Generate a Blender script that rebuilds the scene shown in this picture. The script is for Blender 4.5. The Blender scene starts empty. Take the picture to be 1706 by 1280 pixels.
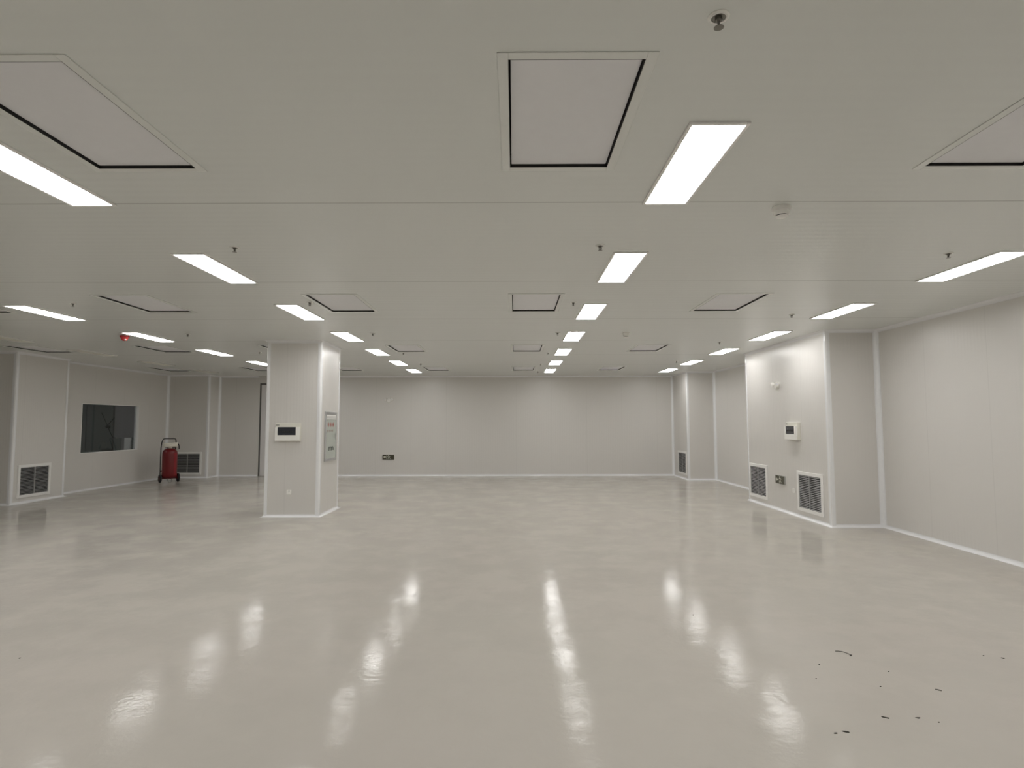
import bpy, bmesh, math, random
from mathutils import Vector, Matrix
random.seed(7)
scene = bpy.context.scene
COL = scene.collection
PI = math.pi

# ------------------------------------------------------------------ camera, world, exposure
CAM_H, CEIL = 1.7325, 3.2925
cd = bpy.data.cameras.new('camera')
cd.sensor_fit = 'HORIZONTAL'; cd.sensor_width = 36.0
cd.lens = 36.0 * 977.0 / 1706.0
cd.clip_start = 0.05; cd.clip_end = 200
cam = bpy.data.objects.new('camera', cd); COL.objects.link(cam)
cam.matrix_world = (Matrix.Translation((0, 0, CAM_H)) @ Matrix.Rotation(math.radians(0.2056), 4, 'Z')
                    @ Matrix.Rotation(math.radians(90 + 3.798), 4, 'X') @ Matrix.Rotation(math.radians(-0.105), 4, 'Z'))
scene.camera = cam

w = bpy.data.worlds.new('world'); scene.world = w; w.use_nodes = True
w.node_tree.nodes['Background'].inputs['Color'].default_value = (0.5, 0.5, 0.5, 1)
w.node_tree.nodes['Background'].inputs['Strength'].default_value = 0.0
scene.view_settings.view_transform = 'Standard'
scene.view_settings.look = 'None'
scene.view_settings.gamma = 1.0
scene.view_settings.exposure = 0.0
scene.view_settings.use_curve_mapping = False
try:
    scene.cycles.use_denoising = True
    scene.cycles.max_bounces = 14
    scene.cycles.diffuse_bounces = 8
    scene.cycles.sample_clamp_indirect = 6.0
    scene.cycles.caustics_reflective = False
except Exception:
    pass
LAMP = 17.3             # radiance of the lit ceiling panels


# ------------------------------------------------------------------ materials
def srgb(r, g, b):
    f = lambda c: (c / 255 / 12.92) if c / 255 <= 0.04045 else ((c / 255 + 0.055) / 1.055) ** 2.4
    return (f(r), f(g), f(b), 1)


class NT:
    def __init__(self, name):
        self.m = bpy.data.materials.new(name); self.m.use_nodes = True
        self.t = self.m.node_tree; self.n = self.t.nodes; self.l = self.t.links
        self.b = self.n['Principled BSDF']

    def new(self, t, **kw):
        n = self.n.new(t)
        for k, v in kw.items():
            setattr(n, k, v)
        return n

    def math(self, op, a, b=None, c=None):
        n = self.new('ShaderNodeMath', operation=op)
        for i, v in enumerate((a, b, c)):
            if v is None: continue
            if hasattr(v, 'is_linked'): self.l.new(v, n.inputs[i])
            else: n.inputs[i].default_value = v
        return n.outputs[0]

    def coord(self):
        g = self.new('ShaderNodeNewGeometry')
        s = self.new('ShaderNodeSeparateXYZ'); self.l.new(g.outputs['Position'], s.inputs[0])
        return g, s

    def noise(self, vec, scale, detail=3, rough=0.55):
        n = self.new('ShaderNodeTexNoise'); n.inputs['Scale'].default_value = scale
        n.inputs['Detail'].default_value = detail; n.inputs['Roughness'].default_value = rough
        self.l.new(vec, n.inputs['Vector']); return n.outputs['Fac']

    def ramp(self, fac, stops):
        r = self.new('ShaderNodeValToRGB'); self.l.new(fac, r.inputs[0])
        e = r.color_ramp.elements
        while len(e) < len(stops): e.new(0.5)
        for i, (p, c) in enumerate(stops):
            e[i].position = p; e[i].color = c
        return r.outputs[0]

    def mix(self, fac, a, b):
        n = self.new('ShaderNodeMix', data_type='RGBA')
        for s, v in ((n.inputs[0], fac), (n.inputs[6], a), (n.inputs[7], b)):
            if hasattr(v, 'is_linked'): self.l.new(v, s)
            else: s.default_value = v
        return n.outputs[2]

    def maprange(self, v, a, b, c, d):
        n = self.new('ShaderNodeMapRange'); self.l.new(v, n.inputs[0])
        for i, x in enumerate((a, b, c, d)): n.inputs[1 + i].default_value = x
        return n.outputs[0]

    def bump(self, h, strength, dist, prev=None):
        n = self.new('ShaderNodeBump'); n.inputs['Strength'].default_value = strength
        n.inputs['Distance'].default_value = dist; self.l.new(h, n.inputs['Height'])
        if prev is not None: self.l.new(prev, n.inputs['Normal'])
        return n.outputs[0]


def plain(name, col, rough=0.5, metal=0.0, spec=0.5, emit=None, strength=0.0, var=0.04):
    """one colour with a faint procedural mottling"""
    k = NT(name)
    tc = k.new('ShaderNodeTexCoord')
    f = k.noise(tc.outputs['Object'], 14, 2)
    c2 = tuple(min(1, x * (1 - var)) for x in col[:3]) + (1,)
    k.l.new(k.mix(f, col, c2), k.b.inputs['Base Color'])
    k.b.inputs['Roughness'].default_value = rough; k.b.inputs['Metallic'].default_value = metal
    k.b.inputs['Specular IOR Level'].default_value = spec
    if emit:
        k.b.inputs['Emission Color'].default_value = emit; k.b.inputs['Emission Strength'].default_value = strength
    return k.m


def panel_material(name, col, rough, rib_axis, rib, seam_axis=None, seam0=0, seam_per=1.16, vertical=True, joint=0.45):
    """painted sandwich panel with shallow rolled ribs, and joints between boards"""
    k = NT(name)
    g, s = k.coord()
    big = k.noise(g.outputs['Position'], 0.6, 2)
    col2 = tuple(c * 0.965 for c in col[:3]) + (1,)
    base = k.mix(big, col, col2)
    # ribs
    if vertical:       # along the wall: x + y is constant step along either wall direction
        u = k.math('ADD', s.outputs[0], s.outputs[1])
    else:
        u = s.outputs[1]
    wave = k.math('SINE', k.math('MULTIPLY', u, 2 * PI / rib))
    nrm = k.bump(wave, 0.22, 0.0012)
    mn = k.noise(g.outputs['Position'], 2.2, 2)
    nrm = k.bump(mn, 0.10, 0.012, nrm)
    # joints
    ph = k.math('FRACT', k.math('DIVIDE', k.math('SUBTRACT', u, seam0), seam_per))
    d = k.math('MULTIPLY', k.math('ABSOLUTE', k.math('SUBTRACT', ph, 0.5)), seam_per)   # seam at ph = .5
    line = k.math('LESS_THAN', d, 0.006)
    base = k.mix(k.math('MULTIPLY', line, joint), base, srgb(70, 68, 60))
    nrm = k.bump(k.math('SUBTRACT', 1.0, line), joint * 0.9, 0.002, nrm)
    k.l.new(base, k.b.inputs['Base Color']); k.l.new(nrm, k.b.inputs['Normal'])
    k.b.inputs['Roughness'].default_value = rough
    k.b.inputs['Specular IOR Level'].default_value = 0.5
    return k.m


def floor_material():
    k = NT('grey_epoxy_floor')
    g, s = k.coord()
    P = g.outputs['Position']
    a = k.noise(P, 0.35, 3); b = k.noise(P, 2.3, 4)
    base = k.mix(k.maprange(a, 0.35, 0.65, 0, 1), (0.508, 0.475, 0.434, 1), (0.497, 0.473, 0.428, 1))
    base = k.mix(k.maprange(b, 0.35, 0.75, 0, 0.5), base, (0.482, 0.455, 0.415, 1))
    # trowelled scuffs
    mp = k.new('ShaderNodeMapping'); mp.inputs['Scale'].default_value = (1.2, 6.0, 1); mp.inputs['Rotation'].default_value = (0, 0, 0.4)
    k.l.new(P, mp.inputs[0])
    sc = k.noise(mp.outputs[0], 3.0, 5, 0.65)
    base = k.mix(k.maprange(sc, 0.58, 0.85, 0, 0.15), base, (0.43, 0.41, 0.375, 1))
    k.l.new(base, k.b.inputs['Base Color'])
    rr = k.noise(P, 1.5, 2, 0.5)
    k.l.new(k.maprange(rr, 0.30, 0.70, 0.04, 0.13), k.b.inputs['Roughness'])
    n1 = k.bump(k.noise(P, 4.0, 3, 0.55), 0.17, 0.012)
    n2 = k.bump(sc, 0.06, 0.008, n1)
    n3 = k.bump(k.noise(P, 24.0, 4, 0.6), 0.26, 0.0034, n2)
    k.l.new(n3, k.b.inputs['Normal'])
    haze = k.noise(P, 1.3, 5, 0.62)          # dusty, trodden patches shine less than clean ones
    hz = k.new('ShaderNodeMapRange', interpolation_type='SMOOTHSTEP'); k.l.new(haze, hz.inputs[0])
    for i, x in enumerate((0.38, 0.64, 0.008, 0.066)): hz.inputs[1 + i].default_value = x
    k.l.new(hz.outputs[0], k.b.inputs['Specular IOR Level'])
    return k.m


M = {}
M['floor'] = floor_material()
M['ceiling'] = panel_material('ceiling_panel_paint', (0.760, 0.780, 0.758, 1), 0.27, 'y', 0.10, seam0=4.064 - 1.1617, seam_per=2.3234, vertical=False)
M['wall'] = panel_material('wall_panel_paint', (0.700, 0.682, 0.655, 1), 0.30, 'u', 0.058, seam0=0.33, seam_per=1.16, joint=0.07)
M['trim'] = plain('white_cove_trim', (0.86, 0.865, 0.88, 1), 0.18, 0.0, 0.8)
M['alu'] = plain('brushed_aluminium', srgb(205, 206, 208), 0.30, 0.85)
M['white'] = plain('white_plastic', srgb(243, 242, 238), 0.35)
M['offwhite'] = plain('ivory_plastic', srgb(226, 224, 214), 0.38)
M['frame_white'] = plain('white_powder_coated_metal', srgb(242, 241, 239), 0.35)
M['frame_grey'] = plain('cream_flush_frame', (0.78, 0.795, 0.77, 1), 0.3)
M['diffuser'] = plain('grey_white_cover_plate', (0.82, 0.82, 0.845, 1), 0.42)
M['gasket'] = plain('black_gasket', srgb(26, 26, 25), 0.7)
M['dark'] = plain('dark_duct_interior', srgb(20, 20, 21), 0.8)
M['louvre'] = plain('grey_louvre_metal', srgb(178, 178, 178), 0.4, 0.3)
M['smoked'] = plain('smoked_window_plastic', srgb(58, 60, 66), 0.12)
M['steel'] = plain('dark_sprinkler_metal', srgb(128, 126, 120), 0.35, 0.8)
M['red'] = plain('red_enamel', srgb(112, 20, 25), 0.28)
M['redlamp'] = plain('red_alarm_plastic', srgb(196, 60, 62), 0.25)
M['rubber'] = plain('black_rubber', srgb(28, 27, 28), 0.65)
M['blackmetal'] = plain('black_painted_metal', srgb(30, 30, 30), 0.4)
M['cream'] = plain('cream_hose_and_valve', srgb(236, 233, 222), 0.4)
M['signface'] = plain('dark_olive_sign_face', srgb(70, 68, 54), 0.25)
M['signmark'] = plain('pale_sign_marking', srgb(214, 214, 200), 0.4)
M['redmark'] = plain('faded_red_print', srgb(160, 62, 54), 0.5)
M['brownmark'] = plain('faded_brown_print', srgb(140, 106, 92), 0.5)
M['greymark'] = plain('dark_grey_print', srgb(82, 90, 84), 0.5)
M['milkglass'] = plain('milky_green_glass', srgb(188, 194, 187), 0.12)
M['greyplate'] = plain('grey_metal_plate', srgb(168, 167, 163), 0.35)
M['lamp'] = plain('lit_light_diffuser', srgb(245, 245, 245), 0.5, emit=(1.0, 0.985, 0.965, 1), strength=LAMP, var=0.0)
M['lamp_off'] = plain('unlit_light_diffuser', srgb(226, 224, 214), 0.4)
M['annex'] = plain('annex_wall_paint', srgb(172, 170, 171), 0.6)
M['annexdark'] = plain('annex_dark_cladding', srgb(118, 124, 120), 0.6)
M['doorleaf'] = plain('pale_grey_door_paint', srgb(220, 218, 218), 0.35)
M['doorframe'] = plain('dark_grey_door_frame', srgb(96, 95, 92), 0.4)
M['dirt'] = plain('dark_dirt', srgb(50, 47, 40), 0.9)


def glass_material():
    k = NT('tinted_window_glass')
    tr = k.new('ShaderNodeBsdfTransparent'); tr.inputs['Color'].default_value = (0.72, 0.74, 0.74, 1)
    gl = k.new('ShaderNodeBsdfGlossy'); gl.inputs['Roughness'].default_value = 0.03
    fr = k.new('ShaderNodeFresnel'); fr.inputs['IOR'].default_value = 1.5
    mx = k.new('ShaderNodeMixShader')
    gb = k.new('ShaderNodeNewGeometry')      # the pane mirrors on its outer skin only, so no light is trapped between its faces
    k.l.new(k.math('MULTIPLY', fr.outputs[0], k.math('SUBTRACT', 1.0, gb.outputs['Backfacing'])), mx.inputs[0]); k.l.new(tr.outputs[0], mx.inputs[1]); k.l.new(gl.outputs[0], mx.inputs[2])
    k.l.new(mx.outputs[0], k.n['Material Output'].inputs['Surface'])
    return k.m


M['glass'] = glass_material()


# ------------------------------------------------------------------ mesh helpers
class MB:
    def __init__(self): self.bm = bmesh.new()

    def box(self, x0, x1, y0, y1, z0, z1, mat=None):
        v = [self.bm.verts.new(p) for p in ((x0, y0, z0), (x1, y0, z0), (x1, y1, z0), (x0, y1, z0),
                                            (x0, y0, z1), (x1, y0, z1), (x1, y1, z1), (x0, y1, z1))]
        if mat is not None:
            for q in v: q.co = mat @ q.co
        for f in ((0, 3, 2, 1), (4, 5, 6, 7), (0, 1, 5, 4), (1, 2, 6, 5), (2, 3, 7, 6), (3, 0, 4, 7)):
            self.bm.faces.new([v[i] for i in f])
        return self

    def prism(self, pts, axis, a, b):
        """closed 2D outline extruded from a to b along axis; pts in the two other axes (cyclic order kept)"""
        def mk(p, t):
            if axis == 'z': return (p[0], p[1], t)
            if axis == 'y': return (p[0], t, p[1])
            return (t, p[0], p[1])
        A = [self.bm.verts.new(mk(p, a)) for p in pts]; B = [self.bm.verts.new(mk(p, b)) for p in pts]
        n = len(pts)
        self.bm.faces.new(A); self.bm.faces.new(B[::-1])
        for i in range(n):
            self.bm.faces.new((A[i], B[i], B[(i + 1) % n], A[(i + 1) % n]))
        return self

    def sweep(self, prof, path):
        """prof: list of (n, z) offsets; path: list of ((x, y), (nx, ny)) mitred stations"""
        rings = [[self.bm.verts.new((p[0] + m[0] * a, p[1] + m[1] * a, z)) for a, z in prof] for p, m in path]
        k = len(prof)
        for i in range(len(rings) - 1):
            for j in range(k):
                self.bm.faces.new((rings[i][j], rings[i + 1][j], rings[i + 1][(j + 1) % k], rings[i][(j + 1) % k]))
        self.bm.faces.new(rings[0]); self.bm.faces.new(rings[-1][::-1])
        return self

    def lathe(self, prof, n=24, mat=None, cap=True):
        rings = []
        for r, z in prof:
            if r < 1e-6:
                rings.append([self.bm.verts.new((0, 0, z))])
            else:
                rings.append([self.bm.verts.new((r * math.cos(2 * PI * i / n), r * math.sin(2 * PI * i / n), z)) for i in range(n)])
        for A, B in zip(rings, rings[1:]):
            for i in range(n):
                j = (i + 1) % n
                if len(A) == 1 and len(B) == 1: continue
                if len(A) == 1: self.bm.faces.new((A[0], B[i], B[j]))
                elif len(B) == 1: self.bm.faces.new((A[i], B[0], A[j]))
                else: self.bm.faces.new((A[i], B[i], B[j], A[j]))
        if cap:
            for R in (rings[0], rings[-1]):
                if len(R) > 1: self.bm.faces.new(R)
        if mat is not None:
            vs = [v for r in rings for v in r]
            for v in vs: v.co = mat @ v.co
        return self

    def tube(self, pts, r, n=10, closed=False):
        pts = [Vector(p) for p in pts]
        rings = []
        up = None
        N = len(pts)
        for i, p in enumerate(pts):
            if closed: t = (pts[(i + 1) % N] - pts[i - 1]).normalized()
            elif i == 0: t = (pts[1] - p).normalized()
            elif i == N - 1: t = (p - pts[i - 1]).normalized()
            else: t = ((pts[i + 1] - p).normalized() + (p - pts[i - 1]).normalized()).normalized()
            if up is None:
                up = Vector((0, 0, 1)) if abs(t.z) < 0.9 else Vector((1, 0, 0))
            a = t.cross(up).normalized(); b = a.cross(t).normalized(); up = b
            rings.append([self.bm.verts.new(p + a * r * math.cos(2 * PI * j / n) + b * r * math.sin(2 * PI * j / n)) for j in range(n)])
        rng = range(N) if closed else range(N - 1)
        for i in rng:
            A, B = rings[i], rings[(i + 1) % N]
            for j in range(n):
                self.bm.faces.new((A[j], A[(j + 1) % n], B[(j + 1) % n], B[j]))
        if not closed:
            self.bm.faces.new(rings[0][::-1]); self.bm.faces.new(rings[-1])
        return self

    def build(self, name, mat, parent=None, bevel=0.0, smooth=True, loc=None):
        bmesh.ops.recalc_face_normals(self.bm, faces=self.bm.faces)
        me = bpy.data.meshes.new(name); self.bm.to_mesh(me); self.bm.free()
        me.materials.append(mat)
        if smooth:
            for p in me.polygons: p.use_smooth = True
            me.set_sharp_from_angle(angle=0.7)
        o = bpy.data.objects.new(name, me); COL.objects.link(o)
        if parent is not None: o.parent = parent
        if loc: o.location = loc
        if bevel:
            b = o.modifiers.new('bevel', 'BEVEL'); b.width = bevel; b.segments = 2; b.limit_method = 'ANGLE'
            b.harden_normals = False
        return o


def tag(o, label=None, cat=None, group=None, kind=None):
    if label: o['label'] = label
    if cat: o['category'] = cat
    if group: o['group'] = group
    if kind: o['kind'] = kind
    return o


def empty(name, loc, rz=0.0):
    o = bpy.data.objects.new(name, None); COL.objects.link(o)
    o.location = loc; o.rotation_euler = (0, 0, rz); o.empty_display_size = 0.1
    return o


def copy_tree(o, parent=None):
    c = o.copy(); COL.objects.link(c)
    if parent is not None:
        c.parent = parent
    for ch in [x for x in list(COL.objects) if x.parent == o]:
        copy_tree(ch, c)
    return c


def structure(o, label=None, cat=None):
    o['kind'] = 'structure'
    if label: o['label'] = label
    if cat: o['category'] = cat
    return o


# ------------------------------------------------------------------ the room
T = 0.12
XR, XB = 6.11, 5.25            # right wall, face of the right pilasters
YB = 19.40                     # back wall
XL, XC, XN = -11.10, -10.72, -14.5
YF = -6.5                      # wall behind the camera
structure(MB().box(XN - 0.3, XR + 0.6, YF - 0.3, YB + 1.6, -0.15, 0.0).build('floor', M['floor'], smooth=False),
          'glossy warm grey epoxy floor with scuffs', 'floor')

# ceiling with openings cut for the recessed filter plates (thin strips around each opening)
HX = {'C': 0.273, 'K': -2.239, 'R': 2.80, 'L': -4.80, 'M': -7.33, 'N': -9.94}
HW, HL, HY0, HPER = 0.597, 1.07, 2.416, 4.625
hepa = []
for k, cols in enumerate(('CKR', 'CKRLM', 'CKRLMN', 'CKRLMN')):
    for c in cols: hepa.append((c, k, HX[c], HY0 + k * HPER + HL / 2))
ceil_mb = MB()
xs0, xs1 = XN - 0.3, XR + 0.6
y = YF - 0.3
for k in range(4):
    ya, yb = HY0 + k * HPER, HY0 + k * HPER + HL
    ceil_mb.box(xs0, xs1, y, ya, CEIL, CEIL + 0.1)
    x = xs0
    for (c, kk, hx, hy) in sorted([h for h in hepa if h[1] == k], key=lambda h: h[2]):
        ceil_mb.box(x, hx - HW / 2, ya, yb, CEIL, CEIL + 0.1); x = hx + HW / 2
    ceil_mb.box(x, xs1, ya, yb, CEIL, CEIL + 0.1)
    y = yb
ceil_mb.box(xs0, xs1, y, YB + 1.6, CEIL, CEIL + 0.1)
structure(ceil_mb.build('ceiling', M['ceiling'], smooth=False), 'pale grey-cream sandwich panel ceiling', 'ceiling')

# walls, each a slab behind its visible face
rb = MB()
PB0, PB1 = 9.84, 13.27         # near right pilaster
PC0, PC1 = 17.85, YB           # far right pilaster
rb.box(XR, XR + T, YF, PB0, 0, CEIL)
rb.prism([(XB, PB0), (XR + T, PB0), (XR + T, PB1), (XB, PB1)], 'z', 0, CEIL)
rb.box(XR, XR + T, PB1, PC0, 0, CEIL)
rb.prism([(XB, PC0), (XR + T, PC0), (XR + T, PC1), (XB, PC1)], 'z', 0, CEIL)
structure(rb.build('wall_right', M['wall'], smooth=False), 'cream panel wall on the right with two boxed pilasters', 'wall')

DX0, DX1, DZ = -8.40, -7.30, 3.03
bb = MB()
bb.box(-9.77, DX0, YB, YB + T, 0, CEIL).box(DX1, XR + T, YB, YB + T, 0, CEIL).box(DX0, DX1, YB, YB + T, DZ, CEIL)
structure(bb.build('wall_back', M['wall'], smooth=False), 'wide grey panel wall across the far end of the room', 'wall')

WY0, WY1, WZ0, WZ1 = 15.03, 17.33, 0.965, 2.26
YE = 18.75
lb = MB()
lb.box(XN, XC, 12.55, 14.05, 0, CEIL)                                        # pilaster block beside the window wall
lb.box(XL - T, XL, 14.05, WY0, 0, CEIL).box(XL - T, XL, WY1, YE, 0, CEIL)
lb.box(XL - T, XL, WY0, WY1, 0, WZ0).box(XL - T, XL, WY0, WY1, WZ1, CEIL)
lb.box(XN, -9.77, YE, YB + T, 0, CEIL)                                       # block in the far left corner
lb.box(XN - T, XN, YF, YB + T, 0, CEIL)
structure(lb.build('wall_left', M['wall'], smooth=False), 'cream panel wall on the left holding the dark window', 'wall')
structure(MB().box(XN, XR + T, YF - T, YF, 0, CEIL).build('wall_front', M['wall'], smooth=False), 'panel wall behind the viewpoint', 'wall')
PX0, PX1, PY0, PY1 = -4.65, -3.626, 10.98, 12.15
structure(MB().box(PX0, PX1, PY0, PY1, 0, CEIL).build('wall_pillar', M['wall'], smooth=False),
          'square cream-panelled freestanding pillar left of centre', 'pillar')

# --- coves: floor and ceiling trims along every visible wall foot
R = 0.05
arc = [(R - R * math.sin(a), R - R * math.cos(a)) for a in [PI / 2 * i / 6 for i in range(7)]]     # from (R,0) on the floor to (0,R) on the wall


def cove_profile(ceiling, r=0.05):
    s = r / R
    pts = [(-0.004, -0.002)] + [(a * s + 0.002, z * s + 0.001) for a, z in arc] + [(-0.004, r + 0.004)]
    pts = [(r + 0.006, -0.002), (r + 0.006, 0.002)] + pts[1:-1] + [(0.002, r + 0.004), (-0.004, r + 0.004), (-0.004, -0.002)]
    if ceiling: pts = [(a, CEIL - z) for a, z in pts]
    return pts


def path_of(points, closed=False):
    """mitred stations; the room lies to the left of the travel direction"""
    P = [Vector(p) for p in points]; n = len(P); out = []
    for i in range(n):
        segs = []
        if i > 0 or closed: segs.append((P[i] - P[i - 1]).normalized())
        if i < n - 1 or closed: segs.append((P[(i + 1) % n] - P[i]).normalized())
        ns = [Vector((-d.y, d.x)) for d in segs]
        m = ns[0] if len(ns) == 1 else (ns[0] + ns[1]) / (1 + ns[0].dot(ns[1]))
        out.append((tuple(P[i]), tuple(m)))
    if closed: out.append(out[0])
    return out


def coves(side, points, n, closed=False, lab=''):
    p = path_of(points, closed)
    structure(MB().sweep(cove_profile(False, 0.045), p).build('baseboard_' + side, M['trim']), 'white coved skirting along ' + lab, 'skirting')
    structure(MB().sweep(cove_profile(True, 0.05), p).build('trim_%d' % n, M['trim']), 'white coved ceiling trim along ' + lab, 'trim')


right_pts = [(XR, YF), (XR, PB0), (XB, PB0), (XB, PB1), (XR, PB1), (XR, PC0), (XB, PC0), (XB, YB)]
coves('right', right_pts, 1, lab='the right wall and its pilasters')
coves('back', [(XB, YB), (DX1 + 0.06, YB)], 2, lab='the far wall')
coves('left', [(DX0 - 0.06, YB), (-9.77, YB), (-9.77, YE), (XL, YE), (XL, 14.05), (XC, 14.05), (XC, 12.55), (XN + 0.02, 12.55)], 3, lab='the left walls')
coves('pillar', [(PX0, PY0), (PX0, PY1), (PX1, PY1), (PX1, PY0)], 4, True, lab='the freestanding pillar')

# --- vertical corner trims
tn = [4]


def outside_corner(x, y, dx, dy, lab):
    """rounded aluminium corner post; dx, dy point away from the solid"""
    tn[0] += 1
    r = 0.045; leg = 0.065; t = 0.006
    pts = [(-leg, t), (-leg, 0), (-leg, -0.002)]
    q = [(-leg, -0.004), (-leg, t)]
    q += [(-r * 0.55 + r * 0.75 * math.sin(a), -r * 0.55 + r * 0.75 * math.cos(a)) for a in [PI / 2 * i / 8 for i in range(9)]]
    q += [(t, -leg), (-0.004, -leg), (-0.004, -0.004)]
    q = [(x + dx * a, y + dy * b) for a, b in q]
    structure(MB().prism(q, 'z', 0.001, CEIL - 0.001).build('trim_%d' % tn[0], M['trim']), lab, 'trim')


def inside_corner(x, y, dx, dy, lab):
    """coved strip filling a room corner; dx, dy point into the room"""
    tn[0] += 1
    r = 0.055
    q = [(-0.004, -0.004), (r + 0.012, -0.004), (r + 0.012, 0.003)]
    q += [(r - r * math.sin(a) + 0.002, r - r * math.cos(a) + 0.002) for a in [PI / 2 * i / 8 for i in range(9)]]
    q += [(0.003, r + 0.012), (-0.004, r + 0.012)]
    q = [(x + dx * a, y + dy * b) for a, b in q]
    structure(MB().prism(q, 'z', 0.001, CEIL - 0.001).build('trim_%d' % tn[0], M['trim']), lab, 'trim')


for x, y, dx, dy in ((PX0, PY0, -1, -1), (PX1, PY0, 1, -1), (PX1, PY1, 1, 1), (PX0, PY1, -1, 1)):
    outside_corner(x, y, dx, dy, 'rounded white corner strip on the freestanding pillar')
outside_corner(XB, PB0, -1, -1, 'rounded white corner strip on the near right pilaster')
outside_corner(XB, PB1, -1, 1, 'white corner strip on the hidden edge of the near right pilaster')
inside_corner(XR, PB0, -1, -1, 'white coved strip where the near right wall meets the pilaster')
inside_corner(XR, PB1, -1, 1, 'white coved strip behind the near right pilaster')
inside_corner(XR, PC0, -1, -1, 'white coved strip beside the far right pilaster')
outside_corner(XB, PC0, -1, -1, 'rounded white corner strip on the far right pilaster')
inside_corner(XB, YB, -1, -1, 'white coved strip in the far right corner')
outside_corner(XC, 12.55, 1, -1, 'rounded white corner strip on the near left pilaster')
outside_corner(XC, 14.05, 1, 1, 'white corner strip between the left pilaster and window wall')
inside_corner(XL, YE, 1, -1, 'white coved strip in the far left corner by the extinguisher')
outside_corner(-9.77, YE, 1, -1, 'rounded white corner strip on the far left block')
inside_corner(-9.77, YB, 1, -1, 'white coved strip between the far left block and back wall')

# --- far left door
d = empty('door_1', ((DX0 + DX1) / 2, YB, 0)); structure(d, 'pale tall door in the far wall half hidden by the pillar', 'door')
hw = (DX1 - DX0) / 2
MB().box(-hw + 0.02, hw - 0.02, 0.0, 0.045, 0.008, DZ - 0.02).build('door_leaf', M['doorleaf'], d, 0.004)
MB().box(-hw - 0.03, -hw + 0.018, -0.006, 0.11, 0, DZ).box(hw - 0.018, hw + 0.03, -0.006, 0.11, 0, DZ).box(-hw - 0.03, hw + 0.03, -0.006, 0.11, DZ - 0.018, DZ + 0.03).build('door_frame', M['doorframe'], d, 0.003)
MB().box(hw - 0.15, hw - 0.10, -0.012, 0.001, 0.95, 1.15).tube([(hw - 0.125, -0.005, 1.05), (hw - 0.125, -0.03, 1.05), (hw - 0.24, -0.03, 1.05)], 0.01).build('handle', M['alu'], d)

# --- window in the left wall, and the dim room seen through it
wn = empty('window_1', (XL, (WY0 + WY1) / 2, WZ0)); structure(wn, 'dark fixed window in the left panel wall', 'window')
wh = (WY1 - WY0) / 2; wz = WZ1 - WZ0
fr = MB()
f = 0.016
fr.box(-T, 0.004, -wh, -wh + f, 0, wz).box(-T, 0.004, wh - f, wh, 0, wz).box(-T, 0.004, -wh + f, wh - f, 0, f).box(-T, 0.004, -wh + f, wh - f, wz - f, wz)
fr.build('window_frame', M['frame_white'], wn, 0.003)
MB().box(-0.075, -0.067, -wh + 0.012, wh - 0.012, 0.012, wz - 0.012).build('window_pane', M['glass'], wn, smooth=False)
ax = MB()
ax.box(-14.45, -14.40, 14.05, YE, 0, CEIL)
structure(ax.build('wall_annex', M['annex'], smooth=False), 'grey wall of the dim room behind the window', 'wall')
structure(MB().box(-14.40, -12.75, 18.62, 18.74, 0, CEIL).box(-13.62, -13.58, 18.58, 18.62, 0, CEIL).build('wall_annex_cladding', M['annexdark'], smooth=False),
          'darker clad section of wall in the dim room behind the window', 'wall')
structure(MB().box(-12.75, -11.23, 18.70, 18.745, 0, CEIL).build('wall_annex_end', M['annex'], smooth=False),
          'grey end wall of the dim room behind the window', 'wall')

# ------------------------------------------------------------------ ceiling lights
LW, LL, LY0, LPER = 0.2787, 1.0974, 2.967, 2.3234
LX = {'C': 1.073, 'K': -2.993, 'R': 4.59, 'F': -6.578, 'G': -9.27}
ORD = ['first', 'second', 'third', 'fourth', 'fifth', 'sixth', 'seventh', 'eighth', 'ninth', 'tenth', 'eleventh']
ROWNAME = {'C': 'central row', 'K': 'row just right of the pillar', 'R': 'row along the right wall',
           'F': 'row left of the pillar', 'G': 'row by the left window wall'}


def make_light(lit):
    r = empty('ceiling_light', (0, 0, CEIL))
    a, b, e, h = LW / 2, LL / 2, 0.020, 0.014
    MB().box(-a - e, -a, -b - e, b + e, -h, -0.0005).box(a, a + e, -b - e, b + e, -h, -0.0005)\
        .box(-a, a, -b - e, -b, -h, -0.0005).box(-a, a, b, b + e, -h, -0.0005).build('frame', M['frame_white'], r, 0.003)
    MB().box(-a, a, -b, b, -h + 0.003, -0.0005).build('diffuser', M['lamp'] if lit else M['lamp_off'], r, smooth=False)
    return r


proto = {}
for c in 'CKRFG':
    for k in (range(-2, 7) if c != 'G' else range(0, 7)):
        lit = c != 'G' or k < 2  # near lit panels of row G are added, unseen, to brighten the left
        if lit not in proto: o = proto[lit] = make_light(lit)
        else: o = copy_tree(proto[lit])
        o.location = (LX[c], LY0 + k * LPER + LL / 2, CEIL)
        n = 6 - k
        where = 'nearest the far wall' if n == 0 else '%s from the far wall' % ORD[n]
        tag(o, '%s ceiling panel light, %s, %s' % ('lit' if lit else 'unlit', where, ROWNAME[c]), 'light',
            'lit ceiling light panels' if lit else 'unlit ceiling light panels')

# ------------------------------------------------------------------ recessed ceiling filter plates
HNAME = {'C': 'central file', 'K': 'file just left of centre', 'R': 'file right of centre', 'L': 'file passing over the pillar',
         'M': 'file left of the pillar', 'N': 'file nearest the left window wall'}
HROW = ['nearest the viewer', 'second from the viewer', 'second from the far wall', 'nearest the far wall']


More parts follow.
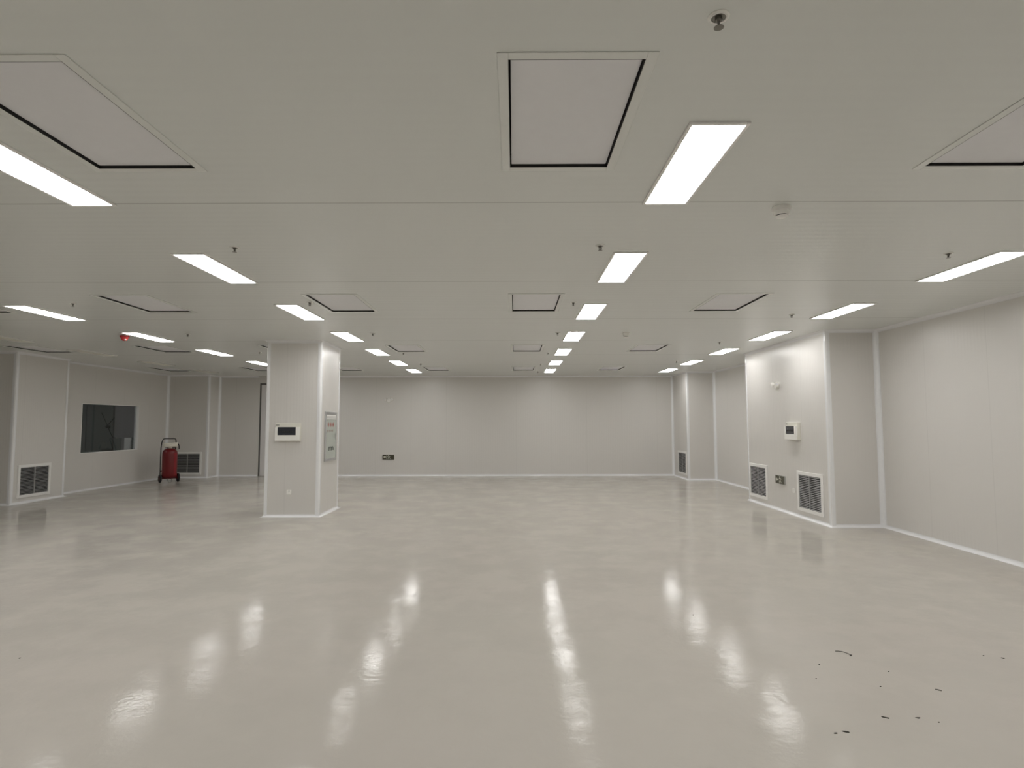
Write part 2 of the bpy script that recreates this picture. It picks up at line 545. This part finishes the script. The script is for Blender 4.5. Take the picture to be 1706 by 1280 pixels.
def make_hepa():
    r = empty('ceiling_air_diffuser', (0, 0, CEIL))
    a, b, e = HW / 2, HL / 2, 0.045
    MB().box(-a - e, -a + 0.003, -b - e, b + e, -0.005, -0.0005).box(a - 0.003, a + e, -b - e, b + e, -0.005, -0.0005)\
        .box(-a + 0.003, a - 0.003, -b - e, -b + 0.003, -0.005, -0.0005).box(-a + 0.003, a - 0.003, b - 0.003, b + e, -0.005, -0.0005).build('frame', M['frame_grey'], r, 0.002)
    g = 0.012
    s = MB()
    s.box(-a + 0.003, -a + 0.006, -b + 0.003, b - 0.003, -0.004, 0.08).box(a - 0.006, a - 0.003, -b + 0.003, b - 0.003, -0.004, 0.08)
    s.box(-a + 0.006, a - 0.006, -b + 0.003, -b + 0.006, -0.004, 0.08).box(-a + 0.006, a - 0.006, b - 0.006, b - 0.003, -0.004, 0.08)
    s.box(-a + 0.003, a - 0.003, -b + 0.003, b - 0.003, 0.08, 0.085).build('gasket', M['gasket'], r, smooth=False)
    MB().box(-a + g, a - g, -b + g, b - g, 0.012, 0.03).build('cover_plate', M['diffuser'], r, 0.002)
    return r


hp = None
for (c, k, hx, hy) in hepa:
    if hp is None: o = hp = make_hepa()
    else: o = copy_tree(hp)
    o.location = (hx, hy, CEIL)
    tag(o, 'grey ceiling air diffuser, %s, %s' % (HROW[k], HNAME[c]), 'air diffuser', 'ceiling air diffusers')


# ------------------------------------------------------------------ sprinklers, detectors, alarm
def make_sprinkler():
    r = empty('sprinkler_head', (0, 0, CEIL))
    MB().lathe([(0.027, -0.0005), (0.041, -0.0005), (0.041, -0.004), (0.034, -0.010), (0.027, -0.009), (0.027, -0.0005)], 28, cap=False).build('escutcheon', M['white'], r)
    MB().lathe([(0.0265, -0.0005), (0.0265, -0.006), (0.014, -0.006), (0.014, -0.022), (0.010, -0.026), (0.0, -0.026)], 24).build('body', M['steel'], r)
    y = MB()
    for s in (-1, 1):
        y.tube([(s * 0.012, 0, -0.022), (s * 0.014, 0, -0.034), (s * 0.010, 0, -0.046), (0, 0, -0.054)], 0.0028, 8)
    y.lathe([(0.004, -0.026), (0.004, -0.054)], 10)
    y.build('yoke', M['steel'], r)
    r.scale = (1, 1, 0.78)
    d = MB().lathe([(0.0, -0.053), (0.008, -0.054), (0.019, -0.056), (0.019, -0.058), (0.0, -0.058)], 18)
    d.build('deflector', M['steel'], r)
    return r


SP = {'beside the central lights': [(0.790, 2.162), (0.762, 5.08), (0.770, 7.53), (0.756, 10.09), (0.758, 13.01), (0.713, 15.56), (0.721, 17.75)],
      'passing right of the pillar': [(-2.475, 5.10), (-2.64, 7.485), (-2.456, 10.11), (-2.46, 12.95), (-2.451, 15.33)],
      'by the right wall lights': [(4.02, 5.35), (4.03, 8.44), (3.991, 11.32), (4.133, 14.87)],
      'running left of the pillar': [(-5.719, 7.50), (-5.707, 10.16), (-5.58, 12.78)]}
sp = None
for line, pts in SP.items():
    for i, (x, y) in enumerate(pts):
        if sp is None: o = sp = make_sprinkler()
        else: o = copy_tree(sp)
        o.location = (x, y, CEIL); o.rotation_euler.z = random.uniform(0, PI)
        tag(o, 'pendent sprinkler head, %s from the viewer, line %s' % (ORD[i], line), 'sprinkler', 'ceiling sprinkler heads')


def make_smoke():
    r = empty('smoke_detector', (0, 0, CEIL))
    MB().lathe([(0.0, -0.0005), (0.064, -0.0005), (0.064, -0.020), (0.058, -0.030), (0.0, -0.030)], 36).build('base', M['white'], r)
    MB().lathe([(0.0, -0.030), (0.056, -0.030), (0.050, -0.058), (0.046, -0.060), (0.0, -0.060)], 36).build('housing', M['white'], r)
    MB().lathe([(0.0, -0.060), (0.040, -0.060), (0.040, -0.067), (0.0, -0.067)], 36).build('sensor_slot', M['gasket'], r)
    MB().lathe([(0.0, -0.067), (0.045, -0.067), (0.043, -0.072), (0.030, -0.080), (0.0, -0.083)], 36).build('cap', M['white'], r)
    return r


o = make_smoke(); o.location = (1.943, 4.17, CEIL)
tag(o, 'larger white smoke detector on ceiling right of the nearest central light', 'smoke detector', 'ceiling smoke detectors')
o2 = copy_tree(o); o2.location = (1.952, 10.14, CEIL)
tag(o2, 'distant white smoke detector on ceiling right of the central lights', 'smoke detector', 'ceiling smoke detectors')

al = empty('fire_alarm_beacon', (-6.93, 10.33, CEIL))
tag(al, 'red cone-shaped fire alarm beacon on ceiling beside a lit panel', 'fire alarm')
MB().lathe([(0.0, -0.0005), (0.075, -0.0005), (0.075, -0.025), (0.0, -0.025)], 32).build('base', M['redlamp'], al)
MB().lathe([(0.0, -0.025), (0.066, -0.025), (0.060, -0.045), (0.035, -0.085), (0.0, -0.095)], 32).build('dome', M['redlamp'], al)
MB().lathe([(0.0, 0), (0.014, 0), (0.014, 0.016), (0.0, 0.02)], 16, Matrix.Translation((0.040, -0.030, -0.07)) @ Matrix.Rotation(2.2, 4, 'X')).build('strobe_lens', M['signmark'], al)


# ------------------------------------------------------------------ return air grilles (local: face looks to -Y, x along the wall, z up)
def make_grille(W=0.90, H=0.715):
    r = empty('return_air_grille', (0, 0, 0))
    f = 0.062; d0, d1 = -0.022, -0.0005
    MB().box(-W / 2, -W / 2 + f, d0, d1, 0, H).box(W / 2 - f, W / 2, d0, d1, 0, H).box(-W / 2 + f, W / 2 - f, d0, d1, 0, f).box(-W / 2 + f, W / 2 - f, d0, d1, H - f, H).build('frame', M['frame_white'], r, 0.003)
    MB().box(-W / 2 + f, W / 2 - f, -0.003, d1, f, H - f).build('filter_backing', M['dark'], r, smooth=False)
    MB().box(-0.010, 0.010, d0 + 0.001, -0.003, f, H - f).build('mullion', M['louvre'], r)
    lv = MB(); n = 19
    for i in range(n):
        z = f + (H - 2 * f) * (i + 0.5) / n
        m = Matrix.Translation((0, -0.0115, z)) @ Matrix.Rotation(math.radians(38), 4, 'X')
        lv.box(-W / 2 + f, -0.0102, -0.0085, 0.0085, -0.0011, 0.0011, m)
        lv.box(0.0102, W / 2 - f, -0.0085, 0.0085, -0.0011, 0.0011, m)
    lv.build('louvres', M['louvre'], r, smooth=False)
    return r


gr = [((XB, 12.72, 0.125), -PI / 2, 'white-framed louvred grille low on the near right pilaster, farther of the two'),
      ((XB, 10.52, 0.125), -PI / 2, 'white-framed louvred grille low on the near right pilaster, closest to the viewer'),
      ((XB, 18.42, 0.135), -PI / 2, 'small-looking louvred grille low on the far right pilaster by the corner'),
      ((XC, 13.16, 0.125), PI / 2, 'white-framed louvred grille low on the left pilaster by the window wall'),
      ((-10.40, YE, 0.115), 0, 'white-framed louvred grille low on the wall behind the fire extinguisher')]
g0 = None
for loc, rz, lab in gr:
    if g0 is None: o = g0 = make_grille()
    else: o = copy_tree(g0)
    o.location = loc; o.rotation_euler.z = rz
    tag(o, lab, 'air grille', 'return air grilles')


# ------------------------------------------------------------------ electrical boxes
def make_box(W=0.46, H=0.325, D=0.09):
    r = empty('distribution_box', (0, 0, 0))
    MB().box(-W / 2, W / 2, -D * 0.7, -0.0005, 0, H).build('housing', M['offwhite'], r, 0.006)
    c = MB()
    x0, x1, z0, z1 = -W / 2 + 0.05, W / 2 - 0.07, 0.105, 0.262
    y0, y1 = -D, -D * 0.7
    c.box(-W / 2 + 0.004, x0, y0, y1, 0.004, H - 0.07).box(x1, W / 2 - 0.004, y0, y1, 0.004, H - 0.07)
    c.box(x0, x1, y0, y1, 0.004, z0).box(x0, x1, y0, y1, z1 - 0.006, H - 0.07)
    c.build('cover', M['white'], r, 0.003)
    MB().box(x0, x1, y0 + 0.008, y0 + 0.014, z0, z1 - 0.006).build('window_flap', M['smoked'], r, smooth=False)
    b = MB()
    for i in range(7):
        b.box(x0 + 0.03 + i * 0.036, x0 + 0.058 + i * 0.036, y0 + 0.002, y0 + 0.009, z0 + 0.055, z0 + 0.075)
    b.build('breaker_toggles', M['blackmetal'], r)
    MB().box(-W / 2 + 0.012, -W / 2 + 0.075, -D * 0.7 - 0.002, -D * 0.7, H - 0.045, H - 0.022).build('nameplate', M['greyplate'], r)
    return r


o = make_box(); o.location = (-4.21, PY0, 1.408)
tag(o, 'white distribution box with dark window on the front of the freestanding pillar', 'distribution box', 'wall distribution boxes')
o2 = copy_tree(o); o2.location = (XB, 11.03, 1.41); o2.rotation_euler.z = -PI / 2
tag(o2, 'white distribution box with dark window on the near right pilaster', 'distribution box', 'wall distribution boxes')


def make_socket():
    r = empty('wall_socket', (0, 0, 0))
    MB().box(-0.045, 0.045, -0.010, -0.0005, 0, 0.09).build('plate', M['white'], r, 0.003)
    s = MB()
    for a, z in ((-0.012, 0.055), (0.012, 0.055), (0, 0.03)):
        s.box(a - 0.002, a + 0.002, -0.0106, -0.009, z, z + 0.01)
    s.build('slots', M['gasket'], r)
    return r


o = make_socket(); o.location = (-4.18, PY0, 0.415)
tag(o, 'small white wall socket low on the front of the freestanding pillar', 'socket', 'wall sockets')
o2 = copy_tree(o); o2.location = (XB, 11.13, 0.41); o2.rotation_euler.z = -PI / 2
tag(o2, 'small white wall socket beside the nearer grille on the right pilaster', 'socket', 'wall sockets')


# ------------------------------------------------------------------ exit signs
def make_sign(W=0.385, H=0.165):
    r = empty('exit_sign', (0, 0, 0))
    MB().box(-W / 2, W / 2, -0.026, -0.0005, 0, H).build('housing', M['greyplate'], r, 0.003)
    MB().box(-W / 2 + 0.006, W / 2 - 0.006, -0.028, -0.0255, 0.006, H - 0.006).build('face', M['signface'], r, smooth=False)
    y0, y1 = -0.0295, -0.0275
    a = MB(); ax_, az = -0.165, 0.083
    a.prism([(ax_, az), (ax_ + 0.042, az + 0.032), (ax_ + 0.042, az + 0.012), (ax_ + 0.092, az + 0.012), (ax_ + 0.092, az - 0.012), (ax_ + 0.042, az - 0.012), (ax_ + 0.042, az - 0.032)], 'y', y0, y1)
    a.build('arrow', M['signmark'], r, smooth=False)
    MB().box(-0.060, -0.054, y0, y1, 0.018, H - 0.018).build('divider', M['signmark'], r, smooth=False)
    m = MB()
    cx = 0.012

    def limb(p, q, t):
        p, q = Vector((p[0], 0, p[1])), Vector((q[0], 0, q[1])); dv = (q - p).normalized(); nv = Vector((-dv.z, 0, dv.x)) * t / 2
        m.prism([((p + nv).x, (p + nv).z), ((q + nv).x, (q + nv).z), ((q - nv).x, (q - nv).z), ((p - nv).x, (p - nv).z)], 'y', y0, y1)
    hd = [(cx - 0.012 + 0.012 * math.cos(2 * PI * i / 14), 0.136 + 0.012 * math.sin(2 * PI * i / 14)) for i in range(14)]
    m.prism(hd, 'y', y0, y1)
    limb((cx, 0.120), (cx + 0.012, 0.072), 0.022)
    limb((cx - 0.002, 0.117), (cx - 0.034, 0.100), 0.010); limb((cx - 0.032, 0.103), (cx - 0.046, 0.083), 0.009)
    limb((cx + 0.004, 0.116), (cx + 0.038, 0.106), 0.010); limb((cx + 0.037, 0.108), (cx + 0.050, 0.086), 0.009)
    limb((cx + 0.008, 0.074), (cx - 0.020, 0.056), 0.013); limb((cx - 0.018, 0.058), (cx - 0.020, 0.022), 0.011)
    limb((cx + 0.013, 0.074), (cx + 0.034, 0.046), 0.013); limb((cx + 0.033, 0.047), (cx + 0.062, 0.030), 0.011)
    m.build('running_figure', M['signmark'], r, smooth=False)
    return r


o = make_sign(); o.location = (-4.14, YB, 0.535)
tag(o, 'dark exit sign with left arrow and running figure on the far wall', 'exit sign', 'low exit signs')
o2 = copy_tree(o); o2.location = (XB, 11.66, 0.525); o2.rotation_euler.z = -PI / 2
tag(o2, 'dark exit sign with running figure between the grilles on the right pilaster', 'exit sign', 'low exit signs')


# ------------------------------------------------------------------ twin emergency lamps
def make_twin():
    r = empty('emergency_light', (0, 0, 0))
    MB().lathe([(0.0, 0.0), (0.068, 0.0), (0.068, 0.03), (0.055, 0.05), (0.0, 0.055)], 28, Matrix.Translation((0, -0.0005, 0)) @ Matrix.Rotation(PI / 2, 4, 'X')).build('body', M['white'], r)
    for s in (-1, 1):
        m = Matrix.Translation((s * 0.105, -0.055, 0.035)) @ Matrix.Rotation(s * 0.55, 4, 'Z') @ Matrix.Rotation(PI / 2 + 0.35, 4, 'X')
        h = MB().lathe([(0.0, -0.03), (0.022, -0.028), (0.040, 0.0), (0.045, 0.028), (0.040, 0.030)], 20, m)
        h.tube([(s * 0.04, -0.03, 0.01), (s * 0.085, -0.045, 0.028)], 0.010, 8)
        hd = h.build('lamp_head', M['white'], r)
        MB().lathe([(0.0, 0.024), (0.039, 0.025), (0.039, 0.029), (0.0, 0.032)], 20, m).build('lens', M['diffuser'], hd)
    return r


o = make_twin(); o.location = (XB, 11.66, 2.46); o.rotation_euler.z = -PI / 2
tag(o, 'white twin-headed emergency light high on the near right pilaster', 'emergency light', 'wall emergency lights')
o2 = copy_tree(o); o2.location = (-4.145, YB, 2.48); o2.rotation_euler.z = 0
tag(o2, 'white twin-headed emergency light high on the far wall right of the pillar', 'emergency light', 'wall emergency lights')

# ------------------------------------------------------------------ cabinet on the pillar side
cb = empty('wall_cabinet', (PX1, 11.583, 1.0), PI / 2)        # local face -Y looks to world +X
tag(cb, 'flush metal cabinet with faded red print on the pillar side facing right', 'cabinet')
W, H = 0.715, 0.955
MB().box(-W / 2, W / 2, -0.012, -0.0005, 0, H).build('housing', M['greyplate'], cb, 0.002)
fr = MB(); f = 0.05
fr.box(-W / 2, -W / 2 + f, -0.022, -0.012, 0, H).box(W / 2 - f, W / 2, -0.022, -0.012, 0, H).box(-W / 2 + f, W / 2 - f, -0.022, -0.012, 0, f).box(-W / 2 + f, W / 2 - f, -0.022, -0.012, H - f, H)
fr.build('frame', M['alu'], cb, 0.003)
MB().box(-W / 2 + f, W / 2 - f, -0.016, -0.012, f, H - 0.16).build('door_glass', M['milkglass'], cb, smooth=False)
hdp = MB(); hdp.box(-W / 2 + f + 0.01, W / 2 - f - 0.01, -0.019, -0.012, H - 0.15, H - f - 0.005)
hdp = hdp.build('header_plate', M['frame_white'], cb, 0.002)
MB().box(-W / 2 + f + 0.03, W / 2 - f - 0.03, -0.0196, -0.0185, H - 0.125, H - 0.113).box(-W / 2 + f + 0.03, W / 2 - f - 0.03, -0.0196, -0.0185, H - 0.094, H - 0.085).build('header_lines', M['greyplate'], hdp)
for i, x in enumerate((-0.17, -0.02, 0.13)):          # three large red characters, worn to upright strokes
    rm = MB()
    rm.box(x - 0.045, x + 0.045, -0.0170, -0.0158, 0.700, 0.714)
    for dx_ in (-0.035, 0.0, 0.035):
        rm.box(x + dx_ - 0.009, x + dx_ + 0.009, -0.0168, -0.0158, 0.655 + abs(dx_) * 0.4, 0.755 - abs(dx_) * 0.6)
    rm.build('red_print', M['redmark'], cb, smooth=False)
rm = MB()
for x in (-0.20, -0.10, 0.0, 0.10):
    rm.box(x - 0.028, x - 0.016, -0.0168, -0.0158, 0.555, 0.60).box(x + 0.016, x + 0.028, -0.0168, -0.0158, 0.555, 0.60).box(x - 0.028, x + 0.028, -0.0168, -0.0158, 0.59, 0.602)
rm.build('brown_print', M['brownmark'], cb, smooth=False)
rm = MB()
for x in (-0.10, 0.0, 0.10):
    pts = [(x - 0.045, -0.017, 0.20)] + [(x - 0.045 * math.cos(a), -0.017, 0.235 + 0.035 * math.sin(a)) for a in [PI * i / 8 for i in range(9)]] + [(x + 0.045, -0.017, 0.20)]
    rm.tube(pts, 0.009, 6)
rm.build('dark_print', M['greymark'], cb)
MB().box(W / 2 - f - 0.05, W / 2 - f - 0.03, -0.03, -0.015, 0.42, 0.54).build('handle', M['alu'], cb, 0.003)

# ------------------------------------------------------------------ wheeled fire extinguisher
ex = empty('fire_extinguisher_trolley', (-10.22, 17.47, 0), 0.78)
tag(ex, 'red wheeled fire extinguisher with black handle standing in the far left corner', 'fire extinguisher')
prof = [(0.0, 0.115), (0.12, 0.118), (0.175, 0.14), (0.197, 0.18), (0.200, 0.22), (0.200, 0.84), (0.192, 0.90), (0.165, 0.95), (0.12, 0.985), (0.06, 1.0), (0.0, 1.005)]
MB().lathe(prof, 40).build('tank', M['red'], ex)
MB().prism([(-0.13, -0.02), (0.13, -0.02), (0.13, 0.02), (-0.13, 0.02)], 'z', 1.0, 1.02).build('neck_plate', M['blackmetal'], ex)
vb = MB().lathe([(0.0, 1.0), (0.055, 1.0), (0.055, 1.05), (0.04, 1.06), (0.04, 1.13), (0.0, 1.14)], 20)
vb.box(-0.09, 0.09, -0.03, 0.03, 1.07, 1.10)
vb.build('valve', M['cream'], ex)
hs = MB()
loop = []
for i in range(61):
    t = i / 60 * 2 * PI * 3
    loop.append((0.175 * math.cos(t), 0.09 * math.sin(t) - 0.03, 1.04 + 0.115 * i / 60))
hs.tube(loop, 0.023, 8)
hs.build('hose', M['cream'], ex)
nz = MB().tube([(0.175, -0.03, 1.145), (0.205, -0.09, 1.10), (0.205, -0.12, 1.05), (0.20, -0.15, 0.98)], 0.016, 8)
nz.build('nozzle', M['blackmetal'], ex)
hd = [(-0.195, 0.19, 0.20), (-0.195, 0.19, 1.0), (-0.19, 0.14, 1.17), (-0.175, 0.11, 1.235)]
hd += [(-0.175 + 0.055 * (1 - math.cos(a)), 0.10, 1.235 + 0.05 * math.sin(a)) for a in [PI / 2 * i / 5 for i in range(1, 6)]]
hd += [(-x, y, z) for x, y, z in hd[::-1]]
MB().tube(hd, 0.014, 10).build('handle', M['blackmetal'], ex)
fm = MB()
for s in (-1, 1):
    fm.box(s * 0.19 - 0.012, s * 0.19 + 0.012, -0.02, 0.21, 0.11, 0.155)
fm.box(-0.19, 0.19, 0.19, 0.21, 0.30, 0.34).box(-0.20, 0.20, -0.01, 0.02, 0.098, 0.118)
fm.tube([(-0.215, 0.0, 0.13), (0.215, 0.0, 0.13)], 0.012, 10)
fm.build('chassis', M['red'], ex)
for s in (-1, 1):
    m = Matrix.Translation((s * 0.238, 0, 0.125)) @ Matrix.Rotation(PI / 2, 4, 'Y')
    wl = MB().lathe([(0.055, -0.028), (0.105, -0.028), (0.122, -0.018), (0.125, 0.0), (0.122, 0.018), (0.105, 0.028), (0.055, 0.028), (0.055, -0.028)], 32, m, cap=False).build('wheel', M['rubber'], ex)
    MB().lathe([(0.0, -0.03), (0.02, -0.03), (0.056, -0.018), (0.056, 0.018), (0.02, 0.03), (0.0, 0.03)], 24, m).build('wheel_hub', M['red'], wl)
MB().tube([(-0.06, -0.03, 0.115), (-0.02, -0.09, 0.012), (0.02, -0.09, 0.012), (0.06, -0.03, 0.115)], 0.012, 8).build('foot_rest', M['greyplate'], ex)
MB().prism([(0.2012 * math.sin(a), -0.2012 * math.cos(a)) for a in [0.35 + 0.5 * i / 6 for i in range(7)]] +
           [(0.1995 * math.sin(a), -0.1995 * math.cos(a)) for a in [0.85 - 0.5 * i / 6 for i in range(7)]], 'z', 0.22, 0.86).build('brighter_band', plain('brighter_red', srgb(140, 22, 33), 0.3), ex)  # brighter red upright band on one side of the tank

# ------------------------------------------------------------------ things seen dimly behind the window
st = empty('work_bench', (-12.2, 18.0, 0)); tag(st, 'dark bench standing in the dim room behind the window', 'bench')
MB().box(-0.9, 0.72, -0.30, 0.30, 0.86, 0.90).build('bench_top', M['annexdark'], st, 0.004)
for sx in (-0.86, 0.68):
    for sy in (-1, 1):
        MB().box(sx - 0.02, sx + 0.02, sy * 0.26 - 0.02, sy * 0.26 + 0.02, 0, 0.86).build('leg', M['blackmetal'], st)
annex_fill = make_light(True)  # added unseen lamp, brightens what shows through the window
for ch in [x for x in list(COL.objects) if x.parent == annex_fill and x.name.startswith('diffuser')]:
    ch.data = ch.data.copy(); ch.data.materials[0] = plain('annex_fill_diffuser', srgb(240, 240, 240), 0.5, emit=(1, 0.99, 1.0, 1), strength=22.0, var=0)
annex_fill.location = (-12.6, 15.2, CEIL)
tag(annex_fill, 'added unseen panel light that brightens the room behind the window', 'light')
ar = empty('articulated_arm', (-12.06, 17.9, 0.90)); tag(ar, 'thin dark jointed arm crossing in an x behind the window glass', 'arm')
MB().box(-0.13, 0.09, -0.012, 0.012, 0, 0.39).build('pedestal', M['annexdark'], ar, 0.004)
MB().box(-0.075, -0.03, -0.03, 0.03, 0.39, 0.41).build('clamp', M['signmark'], ar)
MB().tube([(-0.03, 0, 0.40), (-0.17, 0, 0.405), (-0.25, 0, 0.54), (-0.34, 0, 0.74)], 0.013, 8).build('lower_arm', M['blackmetal'], ar)
MB().tube([(-0.34, 0.02, 0.72), (-0.567, 0.02, 1.17)], 0.011, 8).build('upper_arm', M['blackmetal'], ar)
MB().tube([(-0.36, 0.04, 0.80), (-0.18, 0.04, 1.018)], 0.012, 8).build('side_arm', M['blackmetal'], ar)
MB().lathe([(0.0, -0.05), (0.05, -0.04), (0.05, 0.05), (0.0, 0.06)], 16, Matrix.Translation((-0.335, 0.0, 0.74)) @ Matrix.Rotation(PI / 2, 4, 'X')).build('joint', M['blackmetal'], ar)
wc = empty('white_case', (-11.76, 17.95, 0.90)); tag(wc, 'pale boxy case on the bench at the right edge of the window view', 'case')
MB().box(-0.11, 0.09, -0.07, 0.10, 0.0, 0.40).build('body', M['frame_white'], wc, 0.006)
MB().box(-0.09, 0.07, -0.076, -0.069, 0.03, 0.36).build('door', M['frame_white'], wc, 0.003)
dk = empty('dark_case', (-11.585, 17.95, 0.90)); tag(dk, 'dark case on the bench right beside the pale case behind the window', 'case')
MB().box(-0.07, 0.06, -0.06, 0.10, 0.0, 0.42).build('body', M['annexdark'], dk, 0.006)
MB().box(-0.03, 0.03, -0.065, -0.059, 0.20, 0.22).build('handle', M['blackmetal'], dk)

# ------------------------------------------------------------------ litter on the floor
wire = empty('wire_scrap', (2.47, 4.53, 0)); tag(wire, 'thin curved dark wire scrap lying on the floor at right', 'wire scrap')
MB().tube([(-0.042, 0.045, 0.003), (-0.02, 0.046, 0.003), (0.004, 0.032, 0.004), (0.022, 0.010, 0.003), (0.032, -0.018, 0.003), (0.038, -0.034, 0.004)], 0.0022, 6).build('strand', M['dirt'], wire)
MB().tube([(0.038, -0.034, 0.004), (0.030, -0.040, 0.003), (0.022, -0.036, 0.003)], 0.0026, 6).build('bent_end', M['dirt'], wire)


def chip(x, y, l, wd, rz, lab):
    b = MB(); n = 9
    pts = []
    for i in range(n):
        a = 2 * PI * i / n; s = random.uniform(0.6, 1.05)
        pts.append((l / 2 * math.cos(a) * s, wd / 2 * math.sin(a) * s))
    b.prism(pts, 'z', 0.0003, 0.0035)
    o = b.build('dirt_chip', M['dirt'], loc=(x, y, 0)); o.rotation_euler.z = rz
    tag(o, lab, 'debris', 'dark chips on the floor')


for a in ((2.175, 3.575, 0.055, 0.016, -0.5, 'elongated dark chip on the floor, middle of the front three at right'),
          (1.855, 3.415, 0.050, 0.018, -0.3, 'dark chip on the floor, closest to the viewer at right'),
          (1.79, 3.40, 0.024, 0.009, 0.1, 'faint tiny chip just left of the closest dark chip'),
          (2.365, 3.570, 0.032, 0.012, 0.0, 'dark chip on the floor right of the elongated chip'),
          (2.745, 3.93, 0.040, 0.012, -0.7, 'slim dark chip in the middle of the right floor area'),
          (3.585, 4.445, 0.026, 0.013, -0.5, 'dark chip on the floor nearest the right picture edge'),
          (3.48, 4.49, 0.013, 0.009, 0.2, 'tiny speck left of the chip nearest the right edge'),
          (2.18, 4.33, 0.013, 0.011, 0.0, 'tiny speck on the floor left of the curved wire scrap'),
          (2.04, 4.10, 0.010, 0.008, 0.0, 'tiny speck nearer the viewer than the wire scrap'),
          (2.60, 4.21, 0.010, 0.009, 0.0, 'tiny speck between the wire scrap and the slim chip'),
          (2.40, 3.98, 0.014, 0.008, 0.4, 'tiny speck left of the slim dark chip'),
          (2.45, 3.52, 0.012, 0.010, 0.0, 'tiny speck right of the front dark chips'),
          (1.61, 5.42, 0.012, 0.010, 0.0, 'tiny speck beside the light reflection right of centre'),
          (-3.665, 4.454, 0.018, 0.013, 0.3, 'lone dark speck on the floor at far left')):
    chip(*a)
